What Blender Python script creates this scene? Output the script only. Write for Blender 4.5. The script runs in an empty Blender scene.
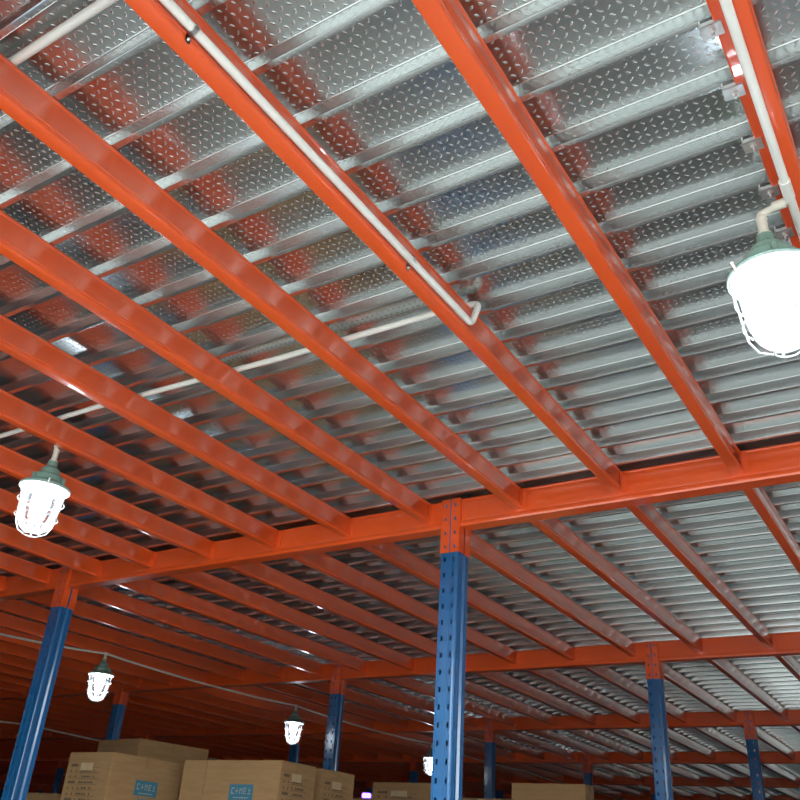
import bpy, bmesh, math, random
from mathutils import Vector, Matrix
random.seed(4)
D = bpy.data
C = bpy.context.scene.collection
H = 1.5                     # eye height above the floor (m)
ZB = H + 1.5                # underside of the joists
JH = 0.1037                 # joist height
ZT = ZB + JH                # top of joists, crossbeams and posts
JW = 0.045
X0 = -2.1016; SP = 0.4983   # right face of joist 0, joist spacing
BAYX = 2.953
Y1 = 3.4252; BAYY = 3.083   # front web of the first crossbeam row, row pitch
PX = -2.0290                # left face of the central post
PW = 0.096; PD = 0.100
RIB0 = 1.1247; RP = 0.18598 # deck plank seams
XL, XR, YF, YB = -32.0, 4.12, 0.36, 25.25

# ------------------------------------------------------------------ materials
def mat(name):
    m = D.materials.new(name); m.use_nodes = True
    nt = m.node_tree
    return m, nt, nt.nodes['Principled BSDF'], nt.nodes['Material Output']

def N(nt, kind, **kw):
    n = nt.nodes.new(kind)
    for k, v in kw.items(): setattr(n, k, v)
    return n

def math_node(nt, op, a, b=None, clamp=False):
    n = nt.nodes.new('ShaderNodeMath'); n.operation = op; n.use_clamp = clamp
    for i, s in enumerate((a, b)):
        if s is None: continue
        if isinstance(s, (int, float)): n.inputs[i].default_value = s
        else: nt.links.new(s, n.inputs[i])
    return n.outputs[0]

def noisy(name, c1, c2, scale, rough, metal=0.0, coat=0.0, coat_rough=0.05, bump=0.0, bscale=60, stretch=(1,1,1), spec=0.5, rvar=0.0):
    m, nt, b, out = mat(name)
    tc = N(nt, 'ShaderNodeTexCoord'); mp = N(nt, 'ShaderNodeMapping')
    mp.inputs['Scale'].default_value = stretch
    nt.links.new(tc.outputs['Object'], mp.inputs['Vector'])
    nz = N(nt, 'ShaderNodeTexNoise'); nz.inputs['Scale'].default_value = scale; nz.inputs['Detail'].default_value = 5
    nt.links.new(mp.outputs[0], nz.inputs['Vector'])
    cr = N(nt, 'ShaderNodeValToRGB')
    cr.color_ramp.elements[0].position = 0.35; cr.color_ramp.elements[1].position = 0.65
    cr.color_ramp.elements[0].color = (*c1, 1); cr.color_ramp.elements[1].color = (*c2, 1)
    nt.links.new(nz.outputs['Fac'], cr.inputs['Fac']); nt.links.new(cr.outputs[0], b.inputs['Base Color'])
    b.inputs['Metallic'].default_value = metal
    b.inputs['Specular IOR Level'].default_value = spec
    if rvar:
        nt.links.new(math_node(nt, 'ADD', math_node(nt, 'MULTIPLY', nz.outputs['Fac'], rvar), rough - rvar / 2), b.inputs['Roughness'])
    else: b.inputs['Roughness'].default_value = rough
    b.inputs['Coat Weight'].default_value = coat; b.inputs['Coat IOR'].default_value = 1.6; b.inputs['Coat Roughness'].default_value = coat_rough
    if bump:
        n2 = N(nt, 'ShaderNodeTexNoise'); n2.inputs['Scale'].default_value = bscale
        nt.links.new(mp.outputs[0], n2.inputs['Vector'])
        bp = N(nt, 'ShaderNodeBump'); bp.inputs['Distance'].default_value = bump; bp.inputs['Strength'].default_value = 1
        nt.links.new(n2.outputs['Fac'], bp.inputs['Height']); nt.links.new(bp.outputs[0], b.inputs['Normal'])
        if coat: nt.links.new(bp.outputs[0], b.inputs['Coat Normal'])
    return m

def deck_material():
    m, nt, b, out = mat('galvanised_chequer_plate')
    tc = N(nt, 'ShaderNodeTexCoord'); sx = N(nt, 'ShaderNodeSeparateXYZ')
    nt.links.new(tc.outputs['Object'], sx.inputs[0])
    A = 0.0215
    M = lambda op, a, c=None: math_node(nt, op, a, c)
    u = M('DIVIDE', M('ADD', sx.outputs['X'], 40.0), A)
    v = M('DIVIDE', M('ADD', M('SUBTRACT', sx.outputs['Y'], sx.outputs['Z']), 4.0), A)
    fu, fv = M('FLOOR', u), M('FLOOR', v)
    x = M('SUBTRACT', M('SUBTRACT', u, fu), 0.5); y = M('SUBTRACT', M('SUBTRACT', v, fv), 0.5)
    par = M('MODULO', M('ADD', fu, fv), 2.0)
    s = M('SUBTRACT', 1.0, M('MULTIPLY', M('ROUND', par), 2.0))
    sy = M('MULTIPLY', s, y)
    p = M('MULTIPLY', M('ADD', x, sy), 0.7071); q = M('MULTIPLY', M('SUBTRACT', x, sy), 0.7071)
    e = M('ADD', M('POWER', M('ABSOLUTE', M('DIVIDE', p, 0.33)), 2.0), M('POWER', M('ABSOLUTE', M('DIVIDE', q, 0.125)), 2.0))
    h = math_node(nt, 'SUBTRACT', 1.0, e, True)
    # the tread is flattened where the sheet is folded down into webs and lips
    h = math_node(nt, 'MULTIPLY', h, math_node(nt, 'ADD', math_node(nt, 'MULTIPLY', math_node(nt, 'GREATER_THAN', sx.outputs['Z'], 0.0425), 0.72), 0.28))
    bp = N(nt, 'ShaderNodeBump'); bp.inputs['Distance'].default_value = 0.0013; bp.inputs['Strength'].default_value = 1.0
    nt.links.new(h, bp.inputs['Height'])
    nt.links.new(bp.outputs[0], b.inputs['Normal'])
    # zinc bloom: soft large cloudy variation
    mp = N(nt, 'ShaderNodeMapping'); mp.inputs['Scale'].default_value = (0.6, 3, 3)
    nt.links.new(tc.outputs['Object'], mp.inputs[0])
    nz = N(nt, 'ShaderNodeTexNoise'); nz.inputs['Scale'].default_value = 3; nz.inputs['Detail'].default_value = 6
    nt.links.new(mp.outputs[0], nz.inputs['Vector'])
    cr = N(nt, 'ShaderNodeValToRGB')
    cr.color_ramp.elements[0].color = (0.50, 0.535, 0.54, 1); cr.color_ramp.elements[1].color = (0.66, 0.69, 0.69, 1)
    nt.links.new(nz.outputs['Fac'], cr.inputs['Fac']); nt.links.new(cr.outputs[0], b.inputs['Base Color'])
    b.inputs['Metallic'].default_value = 1.0
    nt.links.new(math_node(nt, 'ADD', math_node(nt, 'MULTIPLY', nz.outputs['Fac'], 0.10), DECK_ROUGH), b.inputs['Roughness'])
    return m
DECK_ROUGH = 0.195

def emit(name, col, strength):
    m, nt, b, out = mat(name)
    b.inputs['Base Color'].default_value = (*col, 1)
    b.inputs['Emission Color'].default_value = (*col, 1); b.inputs['Emission Strength'].default_value = strength
    return m

def bell_glass():
    m, nt, b, out = mat('prismatic_glass')
    tr = N(nt, 'ShaderNodeBsdfTransparent'); tr.inputs[0].default_value = (0.93, 0.96, 1, 1)
    tl = N(nt, 'ShaderNodeBsdfTranslucent'); tl.inputs[0].default_value = (0.95, 0.97, 1, 1)
    gl = N(nt, 'ShaderNodeBsdfGlossy'); gl.inputs['Roughness'].default_value = 0.08
    fr = N(nt, 'ShaderNodeFresnel'); fr.inputs[0].default_value = 1.4
    m1 = N(nt, 'ShaderNodeMixShader'); m1.inputs[0].default_value = 0.018
    nt.links.new(tr.outputs[0], m1.inputs[1]); nt.links.new(tl.outputs[0], m1.inputs[2])
    m2 = N(nt, 'ShaderNodeMixShader'); nt.links.new(fr.outputs[0], m2.inputs[0])
    nt.links.new(m1.outputs[0], m2.inputs[1]); nt.links.new(gl.outputs[0], m2.inputs[2])
    nt.links.new(m2.outputs[0], out.inputs['Surface'])
    return m

M = {}
M['orange'] = noisy('orange_powder_coat', (0.82, 0.092, 0.011), (0.87, 0.105, 0.014), 3, 0.38, coat=1.0, coat_rough=0.035)
M['blue'] = noisy('blue_powder_coat', (0.005, 0.10, 0.28), (0.007, 0.115, 0.32), 4, 0.35, coat=0.6, coat_rough=0.12, bump=0.0001, bscale=40)
M['deck'] = deck_material()
M['pvc'] = noisy('white_plastic_conduit', (0.80, 0.80, 0.76), (0.86, 0.86, 0.82), 5, 0.35)
M['cream'] = noisy('cream_plastic', (0.62, 0.58, 0.50), (0.72, 0.68, 0.60), 20, 0.45)
M['zinc'] = noisy('zinc_plated_steel', (0.62, 0.62, 0.62), (0.75, 0.75, 0.75), 40, 0.35, metal=0.8)
M['green'] = noisy('grey_green_enamel', (0.16, 0.27, 0.23), (0.20, 0.32, 0.27), 12, 0.4)
M['wire'] = noisy('white_wire', (0.70, 0.72, 0.72), (0.78, 0.8, 0.8), 12, 0.35)
M['glass'] = bell_glass()
LAMP = 29.0
M['bulb'] = emit('lit_bulb', (0.86, 0.94, 1.0), LAMP)
M['reflector'] = noisy('white_enamel_reflector', (0.85, 0.87, 0.88), (0.9, 0.9, 0.9), 12, 0.4)
M['card'] = noisy('brown_cardboard', (0.25, 0.145, 0.062), (0.30, 0.175, 0.078), 6, 0.85, bump=0.0003, bscale=30, stretch=(1, 1, 6))
M['tape'] = noisy('clear_brown_tape', (0.28, 0.17, 0.075), (0.33, 0.2, 0.095), 9, 0.25)
M['ink'] = noisy('black_ink', (0.05, 0.035, 0.025), (0.07, 0.05, 0.035), 30, 0.8)
M['label_blue'] = noisy('blue_print', (0.025, 0.13, 0.20), (0.03, 0.15, 0.23), 30, 0.7)
M['label_white'] = noisy('pale_print', (0.26, 0.27, 0.24), (0.30, 0.31, 0.28), 30, 0.7)
M['sticker'] = noisy('paper_sticker', (0.38, 0.28, 0.17), (0.44, 0.33, 0.2), 30, 0.7)
M['floor'] = noisy('concrete_floor', (0.20, 0.20, 0.195), (0.27, 0.27, 0.26), 1.2, 0.45, bump=0.0005, bscale=20)
M['wall'] = noisy('dull_grey_cladding', (0.05, 0.055, 0.065), (0.07, 0.075, 0.085), 0.8, 0.7)
M['violet'] = emit('violet_led', (0.25, 0.12, 1.0), 6.0)

# ------------------------------------------------------------------ helpers
def finish(name, bm, m, parent=None, loc=(0, 0, 0), smooth=False):
    me = D.meshes.new(name); bmesh.ops.recalc_face_normals(bm, faces=bm.faces); bm.to_mesh(me); bm.free()
    if smooth:
        for p in me.polygons: p.use_smooth = True
        try: me.set_sharp_from_angle(angle=math.radians(38))
        except Exception: pass
    for mm in (m if isinstance(m, (list, tuple)) else (m,)): me.materials.append(mm)
    o = D.objects.new(name, me); C.objects.link(o); o.location = loc
    if parent: o.parent = parent
    return o

def tag(o, label=None, cat=None, group=None, kind=None):
    if label: o['label'] = label
    if cat: o['category'] = cat
    if group: o['group'] = group
    if kind: o['kind'] = kind
    return o

def empty(name, loc=(0, 0, 0), rz=0.0):
    o = D.objects.new(name, None); C.objects.link(o); o.location = loc; o.rotation_euler.z = rz
    o.empty_display_size = 0.05
    return o

def copy_tree(o, parent=None):
    c = o.copy(); C.objects.link(c)
    if parent: c.parent = parent
    for ch in o.children: copy_tree(ch, c)
    return c

def box(bm, x0, x1, y0, y1, z0, z1):
    vs = [bm.verts.new(p) for p in ((x0,y0,z0),(x1,y0,z0),(x1,y1,z0),(x0,y1,z0),(x0,y0,z1),(x1,y0,z1),(x1,y1,z1),(x0,y1,z1))]
    for f in ((0,3,2,1),(4,5,6,7),(0,1,5,4),(1,2,6,5),(2,3,7,6),(3,0,4,7)): bm.faces.new([vs[i] for i in f])
    return vs

def prism(bm, pts, axis, a, b):
    """closed 2-D outline extruded along an axis; pts are (other axes in order)"""
    def P(p, t):
        return (t, p[0], p[1]) if axis == 'x' else (p[0], t, p[1]) if axis == 'y' else (p[0], p[1], t)
    A = [bm.verts.new(P(p, a)) for p in pts]; B = [bm.verts.new(P(p, b)) for p in pts]
    n = len(pts)
    for i in range(n): bm.faces.new((A[i], A[(i+1) % n], B[(i+1) % n], B[i]))
    bm.faces.new(A); bm.faces.new(B[::-1])

def tube(bm, pts, r, seg=12, caps=True):
    pts = [Vector(p) for p in pts]; rings = []
    up = Vector((0, 0, 1)) if abs((pts[1]-pts[0]).normalized().z) < 0.9 else Vector((0, 1, 0))
    t = (pts[1]-pts[0]).normalized(); nrm = (up - t * up.dot(t)).normalized()
    for i, p in enumerate(pts):
        t = ((pts[min(i+1, len(pts)-1)] - p).normalized() + (p - pts[max(i-1, 0)]).normalized()).normalized()
        nrm = (nrm - t * nrm.dot(t)).normalized(); bn = t.cross(nrm)
        rr = r[i] if isinstance(r, (list, tuple)) else r
        rings.append([bm.verts.new(p + (nrm * math.cos(a) + bn * math.sin(a)) * rr) for a in (2*math.pi*k/seg for k in range(seg))])
    for a, b in zip(rings, rings[1:]):
        for k in range(seg): bm.faces.new((a[k], a[(k+1) % seg], b[(k+1) % seg], b[k]))
    if caps: bm.faces.new(rings[0][::-1]); bm.faces.new(rings[-1])

def lathe(bm, prof, seg=28, c=(0, 0)):
    rings = []
    for r, z in prof:
        if r < 1e-5: rings.append([bm.verts.new((c[0], c[1], z))])
        else: rings.append([bm.verts.new((c[0]+r*math.cos(2*math.pi*k/seg), c[1]+r*math.sin(2*math.pi*k/seg), z)) for k in range(seg)])
    for a, b in zip(rings, rings[1:]):
        for k in range(seg):
            k2 = (k+1) % seg
            if len(a) == 1: bm.faces.new((a[0], b[k], b[k2]))
            elif len(b) == 1: bm.faces.new((a[k], a[k2], b[0]))
            else: bm.faces.new((a[k], a[k2], b[k2], b[k]))

def arc(cx, cy, r, a0, a1, n):
    return [(cx + r*math.cos(math.radians(a0+(a1-a0)*i/n)), cy + r*math.sin(math.radians(a0+(a1-a0)*i/n))) for i in range(n+1)]

def bend_path(pts, r, n=5):
    """rounds the corners of a polyline"""
    pts = [Vector(p) for p in pts]; out = [pts[0]]
    for i in range(1, len(pts)-1):
        a, b, c = pts[i-1], pts[i], pts[i+1]
        d1 = (a-b).normalized(); d2 = (c-b).normalized()
        rr = min(r, (a-b).length*.45, (c-b).length*.45)
        s, e = b + d1*rr, b + d2*rr
        for k in range(n+1):
            t = k/n; out.append(s*(1-t)**2 + b*2*t*(1-t) + e*t*t)
    out.append(pts[-1]); return out

ORD = ['zeroth','first','second','third','fourth','fifth','sixth','seventh','eighth','ninth','tenth','eleventh','twelfth','thirteenth','fourteenth','fifteenth','sixteenth','seventeenth','eighteenth','nineteenth','twentieth']
def ordw(n):
    if n <= 20: return ORD[n]
    t = {2:'twenty',3:'thirty',4:'forty',5:'fifty',6:'sixty',7:'seventy',8:'eighty',9:'ninety'}
    if n % 10 == 0: return t[n//10][:-1] + 'ieth' if n < 100 else 'hundredth'
    return t[n//10] + '-' + ORD[n % 10]

# ------------------------------------------------------------------ camera
R_ = Vector((0.842987825, 0.534100537, 0.064094798)); U_ = Vector((0.208977058, -0.434944267, 0.875872179)); W_ = Vector((-0.495681466, 0.724955241, 0.478267481))
FPX = 850.13
cd = D.cameras.new('camera'); cam = D.objects.new('camera', cd); C.objects.link(cam)
cam.matrix_world = Matrix(((R_.x, U_.x, -W_.x, 0), (R_.y, U_.y, -W_.y, 0), (R_.z, U_.z, -W_.z, H), (0, 0, 0, 1)))
cd.sensor_width = 36; cd.lens = 36 * FPX / 800; cd.clip_start = 0.05; cd.clip_end = 200
bpy.context.scene.camera = cam

def proj(p):
    d = Vector(p) - Vector((0, 0, H)); z = d.dot(W_)
    if z < 0.05: return None
    return 400 + FPX * d.dot(R_) / z, 400 - FPX * d.dot(U_) / z, z
def seen(a, b, margin=25):
    """does any sample of segment a-b fall inside the photograph's frame"""
    a, b = Vector(a), Vector(b)
    for i in range(25):
        q = proj(a.lerp(b, i/24))
        if q and -margin < q[0] < 800+margin and -margin < q[1] < 800+margin: return True
    return False

# ------------------------------------------------------------------ room shell
def slab(name, *a, m):
    bm = bmesh.new(); box(bm, *a); return tag(finish(name, bm, m), kind='structure')
slab('floor', XL, 16.0, -16.0, YB, -0.1, 0.0, m=M['floor'])
slab('light_block_right', XR+0.1, XR+0.3, 0.3, YB, 0, 3.4, m=M['wall'])  # unseen wall added to cut side light and darken the floor ahead
slab('light_block_front', XL, -3.5, 0.10, 0.30, 0, 3.4, m=M['wall'])  # added out of view to keep daylight off the left of the deck
slab('light_block_rear', -14.0, 16.0, -15.2, -15.0, 0, 3.6, m=M['wall'])  # unseen, added to cover the low sky and dim the far rows
slab('wall_left', XL-0.2, XL, YF, YB, 0, 3.4, m=M['wall'])
slab('wall_back', XL, XR, YB, YB+0.2, 0, 3.4, m=M['wall'])

# ------------------------------------------------------------------ deck planks
def plank_mesh():
    bm = bmesh.new(); T = 0.0016; P_ = RP - 0.0006; h = 0.044; r = 0.004
        # outline seen from below: near web, pan, far web, lip
    under = [(0.0022, 0.0032)] + arc(0.0022+r, h-r, r, 180, 90, 3) + arc(P_-0.016-r, h-r, r, 90, 0, 3) + [(P_-0.016, 0.0036), (P_-0.0150, 0.0012), (P_-0.0125, 0.0), (P_-0.0003, 0.0), (P_, 0.0004)]
    over = [(P_, 0.0022), (P_-0.0125, 0.0022), (P_-0.0144, 0.0036)] + arc(P_-0.0144-r, h+T-r, r, 0, 90, 3) + arc(0.0006+r, h+T-r, r, 90, 180, 3) + [(0.0006, 0.0032)]
    prism(bm, under + over, 'x', 0, XR - XL)
    return bm
def plank_label(y):
    # by crossbeam rows
    k = math.floor((y - Y1) / BAYY)          # bay index: -1 = the nearest bay before the first crossbeam
    if k < 0:
        n = int(round((Y1 - y) / RP)) + 1
        return 'galvanised chequer plate deck plank, %s row before the nearest orange crossbeam' % ordw(min(n, 99))
    n = int((y - (Y1 + k*BAYY)) / RP) + 1
    return 'galvanised chequer plate deck plank, %s row beyond the %s orange crossbeam' % (ordw(n), ordw(k+1))
first = None
i0 = int((YF - RIB0) / RP) + 1; i1 = int((YB - RIB0) / RP)
for i in range(i0, i1):
    y = RIB0 + (i - 1) * RP
    if first is None:
        first = finish('deck_plank', plank_mesh(), M['deck'], smooth=True); o = first
    else:
        o = first.copy(); C.objects.link(o)
    o.location = (XL, y, ZT)
    tag(o, plank_label(y + RP/2), 'deck plank', 'galvanised planks of the mezzanine deck')

# ------------------------------------------------------------------ joists
def rounded_profile(w, h, lines=True):
    """box joist outline in x (-w..0), z (-h..0), with pressed lines near the edges of both sides"""
    r = 0.004
    right = [(-r, 0)] + arc(-r, -r, r, 80, 0, 3)[0:] + [(0, -0.009), (-0.003, -0.0125), (-0.003, -h+0.0255), (0, -h+0.021), (0, -h+0.018), (-0.002, -h+0.016), (0, -h+0.013)] + arc(-r, -h+r, r, 0, -90, 3)
    left = [(-w - x, z) for x, z in right][::-1]
    return right + left
JY = BAYY - 0.092                        # clear length between crossbeam rows
def joist_mesh(w=JW):
    bm = bmesh.new(); prism(bm, rounded_profile(w, JH), 'y', 0, JY); return bm
def cleat_mesh():
    bm = bmesh.new()
    box(bm, 0.0, 0.024, -0.0035, -0.0003, -JH+0.004, -0.004)
    box(bm, 0.0, 0.0030, -0.026, -0.0035, -JH+0.006, -0.006)
    return bm
jp = empty('floor_joist')
jb = finish('box_section', joist_mesh(), M['orange'], jp, smooth=True)
jc = finish('end_cleat', cleat_mesh(), M['orange'], jp, loc=(0, JY, 0))
def joist_label(n, r):
    if n <= 0: where = '%s to the left of the central post line' % ordw(1-n)
    else: where = '%s to the right of the central post line' % ordw(n)
    bay = {0: 'in the bay behind the viewer', 1: 'in the nearest bay'}.get(r, 'in the %s bay' % ordw(max(r, 0)) if r > 0 else 'far behind')
    return 'glossy orange joist, %s, %s' % (where, bay)
cand = []
for r in range(1, 9):
    y1 = Y1 + (r-1)*BAYY; y0 = y1 - JY
    for n in range(-59, 13):
        x = X0 + n*SP - (0.0107 if n == 2 else 0)
        if x - JW < XL or x > XR: continue
        if n == 4 and r == 1: continue
        a, b = (x, y0, ZB), (x, y1, ZB)
        vis = seen(a, b)
        near = -1 <= n <= 8 and r in (0, 1)
        d = min((Vector((0,0,H)) - Vector(a).lerp(Vector(b), t/8)).length for t in range(9))
        cand.append((0 if vis else 1 if near else 2, d, n, r, x, y0))
cand.sort()
rest = bmesh.new(); used = False
for k, (pri, d, n, r, x, y0) in enumerate(cand):
    if k < 290 and pri < 2:
        o = copy_tree(jp) if used else jp
        used = True
        o.location = (x, y0, ZT)
        tag(o, joist_label(n, r), 'joist', 'orange joists carrying the deck')
    else:
        box(rest, x-JW, x, y0, y0+JY, ZB, ZT-0.0003)
tag(finish('distant_joist_run', rest, M['orange']), 'far orange joists merging into the dark at the back of the mezzanine', 'joists', kind='stuff')

# the wider joist with the conduit beneath it and the clipped ledge
lj = empty('floor_joist', (X0 + 4*SP + 0.0225, Y1 - JY, ZT))
tag(lj, 'wide orange joist at upper right with a ledge clipped to the deck', 'joist', 'orange joists carrying the deck')
bm = bmesh.new(); prism(bm, rounded_profile(0.049, JH), 'y', 0, JY); finish('box_section', bm, M['orange'], lj, smooth=True)
bm = bmesh.new(); prism(bm, [(-0.0492, -0.0215), (-0.074, -0.0215), (-0.0775, -0.019), (-0.0775, -0.0002), (-0.0492, -0.0002)], 'y', 0, JY)
finish('ledge', bm, M['orange'], lj)
o = jc.copy(); C.objects.link(o); o.parent = lj

# ------------------------------------------------------------------ crossbeams
BL_ = BAYX - PW - 0.009
def beam_profile(front=True):
    h = 0.142; d = 0.040
    f = [(0.0, -0.004), (0.0, -0.009), (0.002, -0.012), (0.002, -h+0.026), (0.0, -h+0.023), (-0.002, -h+0.019), (-0.002, -h+0.008), (0.002, -h)]
    return [(0.004, 0.0)] + f + [(d, -h), (d, 0.0)]
def beam_bm():
    bm = bmesh.new(); prism(bm, beam_profile(), 'x', 0, BL_); return bm

def slot_panel(bm, xa, xb, holes, z0, z1, hw, hh, frame):
    """flat panel with octagonal slots; frame(x, z) gives the 3-D point; holes = list of (xc, zc) in ONE column"""
    zs = sorted(z for _, z in holes); xc = holes[0][0]
    cuts = [z0] + [(a+b)/2 for a, b in zip(zs, zs[1:])] + [z1]
    for z, a, b in zip(zs, cuts, cuts[1:]):
        c = hw*0.45
        oct_ = [(xc+hw, z-hh+c), (xc+hw, z+hh-c), (xc+hw-c, z+hh), (xc-hw+c, z+hh), (xc-hw, z+hh-c), (xc-hw, z-hh+c), (xc-hw+c, z-hh), (xc+hw-c, z-hh)]
        O = [bm.verts.new(frame(*p)) for p in oct_]
        BR, TR, TL, BL = (bm.verts.new(frame(*p)) for p in ((xb, a), (xb, b), (xa, b), (xa, a)))
        bm.faces.new((O[0], BR, TR, O[1])); bm.faces.new((O[1], TR, O[2])); bm.faces.new((O[2], TR, TL, O[3]))
        bm.faces.new((O[3], TL, O[4])); bm.faces.new((O[4], TL, BL, O[5])); bm.faces.new((O[5], BL, O[6]))
        bm.faces.new((O[6], BL, BR, O[7])); bm.faces.new((O[7], BR, O[0]))

def connector_bm():
    """L-shaped end plate; post corner at x=0,y=0; front plate runs to x<0 over the post face, side plate runs to y>0"""
    bm = bmesh.new(); t = 0.0035; Hc = 0.275
    hol = [(-0.022, -0.034 - 0.071*k) for k in range(4)]
    fr = lambda x, z: (x, -0.0012, z)
    slot_panel(bm, -0.0448, -0.0, hol, -Hc, 0.0, 0.0058, 0.0088, fr)
    bmesh.ops.remove_doubles(bm, verts=bm.verts, dist=1e-5)
    f0 = list(bm.faces)
    ex = bmesh.ops.extrude_face_region(bm, geom=f0)
    bmesh.ops.translate(bm, vec=(0, -0.0030, 0), verts=[v for v in ex['geom'] if isinstance(v, bmesh.types.BMVert)])
    box(bm, 0.0008, 0.0045, -0.0042, 0.043, -Hc, 0.0)
    for _, z in hol:
        box(bm, -0.025, -0.019, -0.0085, -0.0042, z+0.009, z+0.016)
        box(bm, 0.0045, 0.0065, 0.014, 0.020, z-0.003, z+0.003)
    return bm
PY0 = -0.010       # post front face relative to beam web plane
bf = empty('crossbeam')
finish('web_and_flanges', beam_bm(), M['orange'], bf, smooth=False)
lc = finish('end_connector', connector_bm(), M['orange'], bf, loc=(-0.0045, PY0, 0.001))      # at the right side of the post on the left
rc_me = connector_bm()
for v in rc_me.verts: v.co.x = -v.co.x
finish('end_connector', rc_me, M['orange'], bf, loc=(BL_ + 0.0045, PY0, 0.001))
col0 = int(math.ceil((XL - PX) / BAYX)); col1 = int((XR - PX) / BAYX)
used = False
def colword(c):
    if c == 0: return 'first span right of the central post'
    if c == -1: return 'first span left of the central post'
    return '%s span %s of the central post' % (ordw(c+1 if c > 0 else -c), 'right' if c > 0 else 'left')
def rowword(r): return {0: 'overhead row', -1: 'row behind the viewer', 1: 'nearest row'}.get(r, '%s row' % ordw(max(r, 0)) if r > 0 else 'rearmost row behind')
for r in range(0, 9):
    y = Y1 + (r-1)*BAYY
    if y + 0.1 > YB: continue
    for c in range(col0, col1):
        for side in ('front', 'rear'):
            o = copy_tree(bf) if used else bf
            used = True
            x = PX + c*BAYX + PW + 0.0045
            if side == 'front': o.location = (x, y, ZT)
            else: o.location = (x + BL_, y + PD + 2*PY0, ZT); o.rotation_euler.z = math.pi
            tag(o, 'orange crossbeam, %s, %s, %s' % (rowword(r), colword(c), side), 'crossbeam', 'orange crossbeams in pairs between posts')

# ------------------------------------------------------------------ posts
def post_bm():
    bm = bmesh.new(); n = int(ZT / 0.075); z1 = ZT; z0 = 0.006
    cols = (0.0215, PW-0.0265)
    zs = [z1 - 0.3075 - 0.075*k + 0.0 for k in range(int((z1-0.36)/0.075)+1)]
    zs = [z for z in zs if z > 0.05]
    fr = lambda x, z: (x, 0, z)
    ztop = z1 - 0.27
    segs = [(0, 0.010), (0.033, PW-0.038), (PW-0.015, PW)]
    for a, b in segs:
        bm.faces.new([bm.verts.new(p) for p in ((a, 0, z0), (b, 0, z0), (b, 0, z1), (a, 0, z1))])
    for xc, a, b in ((cols[0], 0.010, 0.033), (cols[1], PW-0.038, PW-0.015)):
        slot_panel(bm, a, b, [(xc, z) for z in zs], z0, ztop, 0.0056, 0.0115, fr)
        bm.faces.new([bm.verts.new(p) for p in ((a, 0, ztop), (b, 0, ztop), (b, 0, z1), (a, 0, z1))])
    for s in (0, 1):
        X = (lambda v: PW - v) if s else (lambda v: v)
        path = [(0, 0), (0, 0.007), (0, 0.023), (0, 0.033), (0.010, 0.042), (0.010, 0.060), (0.0, 0.069), (0.0, PD), (0.042, PD)]  # back lips made wider than real ones to darken the hollow inside
        for (xa, ya), (xb, yb) in zip(path, path[1:]):
            if (ya, yb) == (0.007, 0.023):
                slot_panel(bm, ya, yb, [(0.015, z) for z in zs], z0, ztop, 0.0030, 0.0055, lambda q, z: (X(0), q, z))
                bm.faces.new([bm.verts.new(p) for p in ((X(0), ya, ztop), (X(0), yb, ztop), (X(0), yb, z1), (X(0), ya, z1))])
                continue
            bm.faces.new([bm.verts.new(p) for p in ((X(xa), ya, z0), (X(xb), yb, z0), (X(xb), yb, z1), (X(xa), ya, z1))])
    bmesh.ops.remove_doubles(bm, verts=bm.verts, dist=1e-5)
    return bm
pp = empty('rack_post')
pm = finish('perforated_upright', post_bm(), M['blue'], pp)
# the sheet gets its real 2 mm gauge, baked into the mesh
bm = bmesh.new(); bm.from_mesh(pm.data)
bmesh.ops.recalc_face_normals(bm, faces=bm.faces)
bmesh.ops.solidify(bm, geom=bm.faces[:], thickness=0.0018)
bm.to_mesh(pm.data); bm.free()
bm = bmesh.new(); box(bm, -0.03, PW+0.03, -0.02, PD+0.02, 0.0, 0.006); finish('base_plate', bm, M['blue'], pp)
used = False
for r in range(0, 9):
    y = Y1 + (r-1)*BAYY + PY0
    if y + 0.2 > YB: continue
    for c in range(col0, col1+1):
        x = PX + c*BAYX
        if r in (0, -1) and abs(x) < 1.5 and False: continue
        o = copy_tree(pp) if used else pp
        used = True
        o.location = (x, y, 0)
        if c == 0 and r == 1: lab = 'tall blue perforated rack post at the centre of the picture'
        elif c == 0: lab = 'blue perforated rack post, %s, straight in line with the central post' % rowword(r)
        else: lab = 'blue perforated rack post, %s, %s to the %s of the central line' % (rowword(r), ordw(abs(c)), 'right' if c > 0 else 'left')
        tag(o, lab, 'post', 'blue rack posts')

# ------------------------------------------------------------------ deck clips on the wide joist
def clip_obj():
    e = empty('deck_clip')
    bm = bmesh.new()
    box(bm, -0.044, 0.0, 0.0, 0.036, -0.0035, 0.0)        # plate
    box(bm, -0.044, -0.0405, 0.0, 0.003, 0.0, 0.019)       # hooked prong
    box(bm, -0.044, 0.0, 0.0, 0.003, -0.0035, 0.009)       # upturned edge
    box(bm, -0.003, 0.0, 0.0, 0.036, 0.0, 0.012)
    finish('plate', bm, M['zinc'], e)
    bm = bmesh.new()
    bmesh.ops.create_cone(bm, cap_ends=True, segments=6, radius1=0.0078, radius2=0.0078, depth=0.006, matrix=Matrix.Translation((-0.021, 0.019, -0.0065)))
    tube(bm, [(-0.021, 0.019, 0.012), (-0.021, 0.019, -0.020)], 0.0036, 8)
    finish('bolt', bm, M['zinc'], e)
    return e
cp = clip_obj(); used = False
cw = ['topmost', 'second from top', 'third from top', 'fourth from top', 'fifth, just above the large lamp', 'sixth, beside the large lamp']
for k in range(0, 11):
    y = RIB0 + RP*k
    o = copy_tree(cp) if used else cp
    used = True
    o.location = (X0 + 4*SP + 0.0225 - 0.063, y - 0.019, ZT - 0.0225)
    lab = 'galvanised clip bolted under the wide joist ledge, %s' % (cw[k-0] if k < 6 else '%s along, beyond the large lamp' % ordw(k+1))
    tag(o, lab, 'clip', 'bolted clips along the wide joist')

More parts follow.
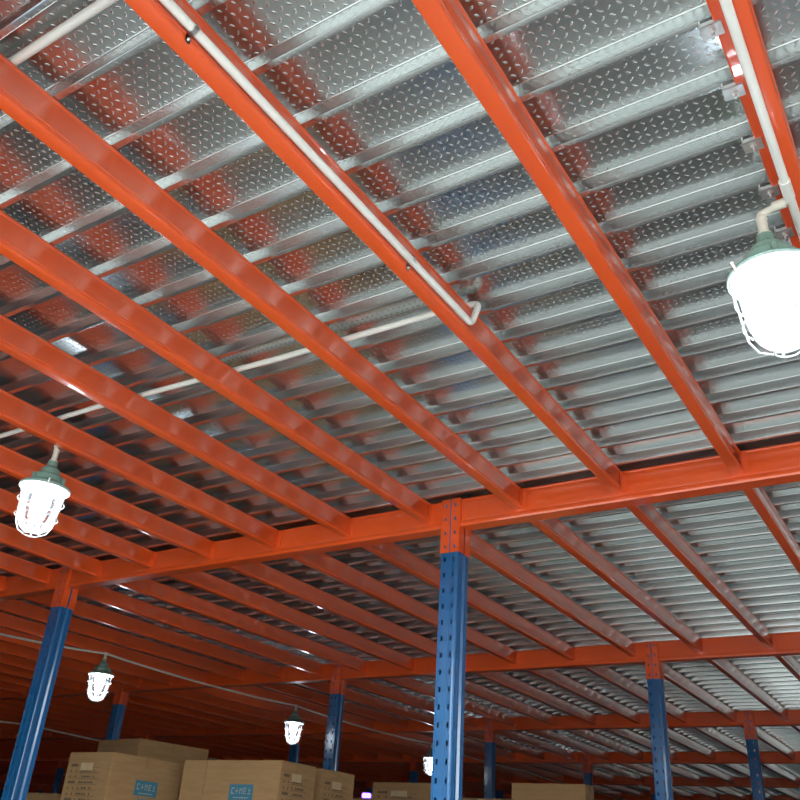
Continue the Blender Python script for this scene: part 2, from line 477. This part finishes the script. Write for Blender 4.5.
# ------------------------------------------------------------------ conduits
def conduit(name, pts, r, m, label, rad=0.03, couplings=()):
    e = empty(name, pts[0]); o = Vector(pts[0])
    bm = bmesh.new(); tube(bm, [p - o for p in bend_path(pts, rad)], r, 14)
    finish('pipe', bm, m, e, smooth=True)
    for a, b in couplings:
        bm = bmesh.new(); tube(bm, [Vector(a)-o, Vector(b)-o], r+0.003, 14); finish('coupling', bm, m, e, smooth=True)
    tag(e, label, 'conduit')
    return e
JR = X0 + 2*SP - 0.0107                 # right face of the joist carrying the conduit
def Z(v): return H + v
zj = Z(1.530)
jcon = conduit('conduit', [(JR+0.0125, 0.46, zj), (JR+0.0125, 1.985, zj-0.004), (JR+0.030, 2.003, Z(1.612)), (JR-0.06, 1.995, Z(1.618)), (-1.9, 1.982, Z(1.617)), (-2.9, 1.94, Z(1.617)), (-4.9, 1.93, Z(1.617))], 0.0108, M['pvc'],
        'white plastic conduit along the joist side, bending up and over toward the left', 0.022)
conduit('conduit', [(-4.6, 0.615, Z(1.617)), (-0.05, 0.632, Z(1.617))], 0.0115, M['pvc'], 'white plastic conduit crossing the deck at the top left corner')
LX = X0 + 4*SP + 0.0225 - 0.049 + 0.002  # left face of the wide joist
cx = LX + 0.009
conduit('conduit', [(cx+0.003, 0.46, Z(1.489)), (cx-0.001, 3.3, Z(1.489))], 0.0104, M['pvc'], 'white plastic conduit running under the wide joist at upper right',
        couplings=[((cx, 1.735, Z(1.489)), (cx, 1.80, Z(1.489)))])
def saddle(y, label):
    e = empty('saddle_clip', Vector((JR, y, zj)) - jcon.location); e.parent = jcon; bm = bmesh.new()
    for s in (-1,):
        box(bm, 0.0004, 0.002, -0.006, 0.006, -0.034, -0.012)
    pts = [(0.0125+0.0125*math.cos(a), 0.0, 0.0125*math.sin(a)) for a in (math.radians(-150+k*25) for k in range(13))]
    for a, b in zip(pts, pts[1:]):
        va = [bm.verts.new((a[0], -0.006, a[2])), bm.verts.new((a[0], 0.006, a[2])), bm.verts.new((b[0], 0.006, b[2])), bm.verts.new((b[0], -0.006, b[2]))]
        bm.faces.new(va)
    bmesh.ops.solidify(bm, geom=bm.faces[:], thickness=0.0012)
    finish('strap', bm, M['zinc'], e)
    bm = bmesh.new(); bmesh.ops.create_cone(bm, cap_ends=True, segments=8, radius1=0.005, radius2=0.003, depth=0.006, matrix=Matrix.Translation((0.005, 0, -0.026)) @ Matrix.Rotation(math.pi/2, 4, 'Y'))
    finish('screw', bm, M['zinc'], e)
saddle(0.735, 'metal saddle clip holding the conduit near the top edge')
saddle(1.62, 'metal saddle clip holding the conduit just above its bend')

# cables carrying the far lamps
def cable(pts, r, label):
    e = bmesh.new(); o = Vector(pts[0]); P_ = []
    for a, b in zip(pts, pts[1:]):
        a, b = Vector(a), Vector(b); L = (b-a).length
        for k in range(12):
            t = k/12; P_.append(a.lerp(b, t) - Vector((0, 0, 0.022*L*4*t*(1-t)*0.5)) - o)
    P_.append(Vector(pts[-1]) - o)
    tube(e, P_, r, 8)
    ob = finish('hanging_cable', e, M['cream'], loc=pts[0], smooth=True)
    tag(ob, label, 'cable')
XC = -6.15
cable([(XC, 0.35, Z(1.34)), (XC, 3.4, Z(1.33)), (XC, 4.85, Z(1.41)), (XC, 7.45, Z(1.42)), (XC, 10.33, Z(1.42)), (XC, 13.2, Z(1.40)), (XC, 15.8, Z(1.40)), (XC, 18.8, Z(1.42))], 0.0085,
      'pale cable strung between the small distant lamps below the joists')
cable([(-9.3, 3.4, Z(1.1)), (-9.3, 6.5, Z(1.14)), (-9.3, 9.6, Z(1.14)), (-9.3, 12.7, Z(1.14))], 0.008, 'thin pale cable far left behind the leaning blue post')

# ------------------------------------------------------------------ lamps
def lamp_proto(detail=True):
    """origin at the top of the stem; hangs down"""
    e = empty('caged_lamp')
    bm = bmesh.new(); lathe(bm, [(0, 0.0), (0.012, 0.0), (0.0135, -0.006), (0.012, -0.012), (0.012, -0.052), (0.017, -0.053), (0.017, -0.066), (0, -0.066)], 16)
    finish('stem', bm, M['cream'], e, smooth=True)
    bm = bmesh.new()
    lathe(bm, [(0, -0.060), (0.020, -0.060), (0.021, -0.082), (0.030, -0.090), (0.040, -0.100), (0.042, -0.122), (0.048, -0.126), (0.060, -0.128), (0.066, -0.134), (0.068, -0.156), (0.080, -0.164), (0.098, -0.172), (0.106, -0.180), (0.106, -0.184), (0.098, -0.183), (0.075, -0.175), (0.0, -0.172)], 32)
    for k in range(3):
        a = math.radians(20 + 120*k); c, s = math.cos(a), math.sin(a)
        tube(bm, [(0.070*c, 0.070*s, -0.168), (0.070*c, 0.070*s, -0.136)], 0.008, 10)
    finish('housing', bm, M['green'], e, smooth=True)
    bm = bmesh.new(); lathe(bm, [(0, -0.176), (0.07, -0.179), (0.094, -0.187), (0.098, -0.1875), (0.07, -0.181), (0, -0.178)], 32)
    finish('reflector', bm, M['reflector'], e, smooth=True)
    bm = bmesh.new(); lathe(bm, [(0.084, -0.186), (0.086, -0.20), (0.083, -0.25), (0.078, -0.30), (0.070, -0.340), (0.055, -0.366), (0.03, -0.382), (0, -0.387)], 32)
    finish('glass_bell', bm, M['glass'], e, smooth=True)
    bm = bmesh.new(); lathe(bm, [(0, -0.181), (0.030, -0.184), (0.040, -0.20), (0.040, -0.25), (0.026, -0.29), (0.021, -0.325), (0.012, -0.340), (0, -0.342)], 12)
    finish('bulb', bm, M['bulb'], e, smooth=True)
    bm = bmesh.new(); nb = 6
    ring = lambda R, z: [(R*math.cos(2*math.pi*k/24), R*math.sin(2*math.pi*k/24), z) for k in range(25)]
    for R, z in ((0.104, -0.189), (0.096, -0.245), (0.088, -0.315), (0.030, -0.392)): tube(bm, ring(R, z), 0.0023, 6, caps=False)
    for k in range(nb):
        a = 2*math.pi*k/nb + 0.3; c, s = math.cos(a), math.sin(a)
        tube(bm, [(R*c, R*s, z) for R, z in ((0.104, -0.187), (0.098, -0.23), (0.092, -0.29), (0.085, -0.335), (0.065, -0.372), (0.030, -0.392))], 0.0024, 6)
    finish('wire_cage', bm, M['wire'], e, smooth=True)
    bm = bmesh.new()
    for k in range(3):
        a = math.radians(80 + 120*k); c, s = math.cos(a), math.sin(a)
        tube(bm, [(0.100*c, 0.100*s, -0.196), (0.113*c, 0.113*s, -0.170)], 0.005, 8)
    finish('cage_lug', bm, M['zinc'], e)
    return e
LP = lamp_proto(); used = False
def lamp(x, y, z, label, rz=0.0, tilt=0.0):
    global used
    o = copy_tree(LP) if used else LP
    used = True
    o.location = (x, y, z); o.rotation_euler = (0, tilt, rz)
    tag(o, label, 'lamp', 'caged lamps hung under the mezzanine')
    return o
# large lamp with its side branch
ly = 1.83; lx = -0.198
conduit('conduit', [(cx - 0.002, 1.808, Z(1.489)), (-0.165, 1.818, Z(1.487)), (lx, ly, Z(1.487)), (lx, ly, Z(1.475))], 0.0098, M['cream'], 'short cream branch pipe from the conduit to the large lamp', 0.014,
        couplings=[((cx-0.012, 1.812, Z(1.488)), (cx-0.042, 1.816, Z(1.488)))])
lamp(lx, ly, Z(1.478), 'large glowing caged lamp at the right edge, nearest of all', 0.5, -0.02)
# left lamp, its pipe comes down from the conduit above the joists
conduit('conduit', [(-3.17, 1.935, Z(1.606)), (-3.17, 1.97, Z(1.56)), (-3.17, 1.995, Z(1.50))], 0.0085, M['cream'], 'short cream drop pipe above the middle-left lamp', 0.02)
lamp(-3.17, 2.0, Z(1.500), 'glowing caged lamp at middle left in front of the near joists', 0.2, 0.03)
lamp(XC, 4.85, Z(1.42), 'small glowing caged lamp on the cable right of the leaning blue post', 0.1)
lamp(XC, 7.45, Z(1.43), 'small glowing caged lamp above the middle cartons', 0.9)
lamp(XC, 10.33, Z(1.43), 'tiny glowing caged lamp just left of the central post', 1.4)
for x, y, w in [(0.1, 5.2, 'second'), (0.1, 8.3, 'third'), (0.1, 11.4, 'fourth')]: lamp(x, y, Z(1.46), 'caged lamp outside the picture to the right, over the %s bay' % w)

# ------------------------------------------------------------------ cartons
CH = 0.5
def quad_on(bm, o, ux, uz, x0, x1, z0, z1, nrm, t=0.0006):
    vs = []
    for dx, dz in ((x0, z0), (x1, z0), (x1, z1), (x0, z1)):
        vs.append(bm.verts.new(o + ux*dx + uz*dz + nrm*t))
    f = bm.faces.new(vs)
    ex = bmesh.ops.extrude_face_region(bm, geom=[f])
    bmesh.ops.translate(bm, vec=-nrm*(t*0.9), verts=[v for v in ex['geom'] if isinstance(v, bmesh.types.BMVert)])
def carton(corner, wx, wy, ztop, rz, label, prints=True, print_side='end', logo=True, tape=True, h=CH, name='carton', cols=None):
    """corner: the nearer (front right) vertical edge; extends -x by wx and +y by wy"""
    e = empty(name, (corner[0], corner[1], ztop - h), rz)
    bm = bmesh.new(); box(bm, -wx, 0, 0, wy, 0, h)
    bmesh.ops.bevel(bm, geom=bm.edges[:], offset=0.004, segments=2, affect='EDGES')
    finish('box_body', bm, M['card'], e)
    if tape:
        bm = bmesh.new(); c = wy/2
        box(bm, -wx-0.0005, 0.0005, c-0.024, c+0.024, h-0.0002, h+0.0006)
        box(bm, 0.0001, 0.0008, c-0.024, c+0.024, h-0.07, h+0.0006)
        box(bm, -wx-0.0008, -wx-0.0001, c-0.024, c+0.024, h-0.07, h+0.0006)
        finish('packing_tape', bm, M['tape'], e)
    if prints:
        V = Vector
        F = (V((-wx, 0, 0)), V((1, 0, 0)), V((0, 0, 1)), V((0, -1, 0)), wx)     # front face
        S = (V((0, 0, 0)), V((0, 1, 0)), V((0, 0, 1)), V((1, 0, 0)), wy)        # right face
        T, L = (S, F) if print_side == 'right' else (F, S)
        o, ux, uz, nr, w = L
        if logo:
            cxm = w*0.52; bz = h - 0.225
            bm = bmesh.new(); quad_on(bm, o, ux, uz, cxm-0.095, cxm+0.095, bz, bz+0.088, nr)
            finish('blue_logo_panel', bm, M['label_blue'], e)
            bm = bmesh.new()
            x = cxm - 0.078
            # five blocky pale characters
            glyphs = [[(0,.1,.9,.25),(0,.1,.25,.9),(0,.75,.9,.9)], [(0,.4,.9,.55),(.35,.1,.5,.9)], [(0,.1,.18,.9),(.7,.1,.88,.9),(.2,.6,.7,.75)], [(0,.1,.18,.9),(0,.75,.85,.9),(0,.42,.7,.56),(0,.1,.85,.24)], [(0,.1,.9,.22),(.38,.2,.52,.9),(.1,.5,.8,.62)]]
            for g in glyphs:
                for a0, b0, a1, b1 in g:
                    quad_on(bm, o, ux, uz, x+a0*0.026, x+a1*0.026, bz+0.030+b0*0.044, bz+0.030+b1*0.044, nr, 0.0012)
                x += 0.033
            quad_on(bm, o, ux, uz, cxm-0.06, cxm+0.06, bz+0.012, bz+0.017, nr, 0.0012)
            finish('logo_lettering', bm, M['label_white'], e)
            bm = bmesh.new()
            for k in range(4): quad_on(bm, o, ux, uz, cxm-0.055+k*0.03, cxm-0.037+k*0.03, bz-0.034, bz-0.014, nr)
            finish('small_blue_characters', bm, M['label_blue'], e)
        o, ux, uz, nr, w = T
        bm = bmesh.new(); rnd = random.Random(7)
        zt = h - 0.085; xs = w*0.10; k_ = w/0.36
        for row in range(7):
            z = zt - row*0.033
            if row % 3 == 0:
                x = xs
                for g in range(4): quad_on(bm, o, ux, uz, x, x+0.011*k_, z, z+0.015, nr); x += 0.0145*k_
            else:
                for xx in (xs, xs+0.045*k_):
                    quad_on(bm, o, ux, uz, xx, xx+0.011*k_, z, z+0.006, nr); quad_on(bm, o, ux, uz, xx+0.004, xx+0.008*k_, z, z+0.016, nr)
            quad_on(bm, o, ux, uz, xs+0.075*k_, xs+0.235*k_, z-0.004, z-0.0015, nr)
            if row:
                x = xs + 0.085*k_
                while x < xs + 0.20*k_:
                    l = rnd.uniform(0.008, 0.02)
                    if rnd.random() < 0.75: quad_on(bm, o, ux, uz, x, x+l, z+0.003, z+0.013, nr)
                    x += l + 0.006
        # handling symbols: small arrow, glass, and umbrella pictograms as frames with marks
        for q in range(2):
            for g in range(3):
                x = xs + g*0.085*k_; z = zt - 0.285 - q*0.062
                for a0, b0, a1, b1 in ((0,0,.05,.004),(0,.042,.05,.046),(0,0,.004,.046),(.046,0,.05,.046),(.012,.010,.018,.034),(.030,.010,.036,.034),(.010,.030,.040,.036)):
                    quad_on(bm, o, ux, uz, x+a0*k_, x+a1*k_, z+b0, z+b1, nr)
        finish('printed_text', bm, M['ink'], e)
        bm = bmesh.new(); quad_on(bm, o, ux, uz, xs+0.078*k_, xs+0.175*k_, zt-0.022, zt+0.022, nr, 0.0014)
        finish('paper_sticker', bm, M['sticker'], e)
    tag(e, label, 'box', 'brown cartons stacked behind the posts')
    return e
def stack_below(corner, wx, wy, ztop, rz, words, h=CH):
    z = ztop - h; k = 0
    while z > 0.02:
        hh = min(h, z); hh = z if z - hh < 0.12 else hh
        k += 1
        carton(corner, wx, wy, z, rz, 'plain brown carton %s, %s below the top one' % (words, ordw(k)), prints=False, tape=False, h=hh)
        z -= hh
T0 = H + 0.5
ra = math.atan2(0.057, 0.354)
spec = [
 (( -4.600, 3.857), 0.42, 0.60, T0+0.0, 0.0, 'left printed carton with blue logo beside the leaning post', 'front', True, 'under the left printed carton'),
 (( -3.560, 4.241), 0.609, 0.342, T0, 0.0, 'middle printed carton with blue logo on its wide face', 'right', True, 'under the middle printed carton'),
 (( -3.573, 4.667), 0.609, 0.353, T0, 0.0, 'printed carton right behind the middle one, narrow side showing', 'right', False, 'under the carton behind the middle one'),
]
for c, wx, wy, zt, rz, lab, side, logo, w in spec:
    carton(c, wx, wy, zt, rz, lab, True, side, logo)
    stack_below(c, wx, wy, zt, rz, w)
carton((-4.172, 4.247), 0.205, 0.34, T0, 0.0, 'plain brown carton squeezed between the two printed cartons', prints=False)
stack_below((-4.172, 4.247), 0.205, 0.34, T0, 0.0, 'under the squeezed one')
carton((-5.12, 4.50), 0.53, 0.63, H+0.675, -0.13, 'dark brown carton standing taller behind the left printed one', prints=False)
stack_below((-5.12, 4.50), 0.53, 0.63, H+0.675, -0.13, 'under the taller dark carton')
carton((-5.21, 3.95), 0.55, 0.36, H+0.262, 0.0, 'low brown carton at the bottom left corner by the leaning post', prints=False)
stack_below((-5.21, 3.95), 0.55, 0.36, H+0.262, 0.0, 'under the low corner carton')
carton((-3.88, 6.558), 0.594, 0.45, H+0.6, 0.0, 'shadowy brown carton left of the central post', True, 'front', False)
stack_below((-3.88, 6.558), 0.594, 0.45, H+0.6, 0.0, 'under the shadowy carton')
carton((-2.526, 6.45), 0.594, 0.17, H+0.6, 0.0, 'brown carton right of the central post', prints=False)
stack_below((-2.526, 6.45), 0.594, 0.17, H+0.6, 0.0, 'under the carton right of the central post')
carton((-3.18, 6.62), 0.55, 0.40, H+0.50, 0.0, 'dim low carton partly behind the central post', prints=False)
stack_below((-3.18, 6.62), 0.55, 0.40, H+0.50, 0.0, 'under the dim low carton')
# violet light on a stack further back
bm = bmesh.new(); box(bm, -0.03, 0.03, -0.02, 0.02, 0, 0.035); bmesh.ops.bevel(bm, geom=bm.edges[:], offset=0.006, segments=2, affect='EDGES')
v = finish('indicator_light', bm, M['violet'], loc=(-3.80, 5.5, H+0.395)); tag(v, 'small violet indicator light low beside the cartons', 'light')
carton((-3.70, 5.45), 0.5, 0.35, H+0.395, 0.0, 'low carton under the violet light, below the picture edge', prints=False)
stack_below((-3.70, 5.45), 0.5, 0.35, H+0.395, 0.0, 'under the violet light')

# ------------------------------------------------------------------ world and view
w = D.worlds.new('world'); bpy.context.scene.world = w; w.use_nodes = True
w.node_tree.nodes['Background'].inputs[0].default_value = (0.93, 1.0, 0.98, 1)
w.node_tree.nodes['Background'].inputs[1].default_value = 9.3
sc = bpy.context.scene
sc.view_settings.view_transform = 'Standard'; sc.view_settings.look = 'None'
sc.view_settings.exposure = 0.15; sc.view_settings.gamma = 1.0; sc.view_settings.use_curve_mapping = False
sc.cycles.max_bounces = 8; sc.cycles.diffuse_bounces = 4; sc.cycles.glossy_bounces = 5; sc.cycles.transparent_max_bounces = 12
sc.cycles.sample_clamp_indirect = 8.0; sc.cycles.use_denoising = True
sc.cycles.caustics_reflective = True; sc.cycles.caustics_refractive = False
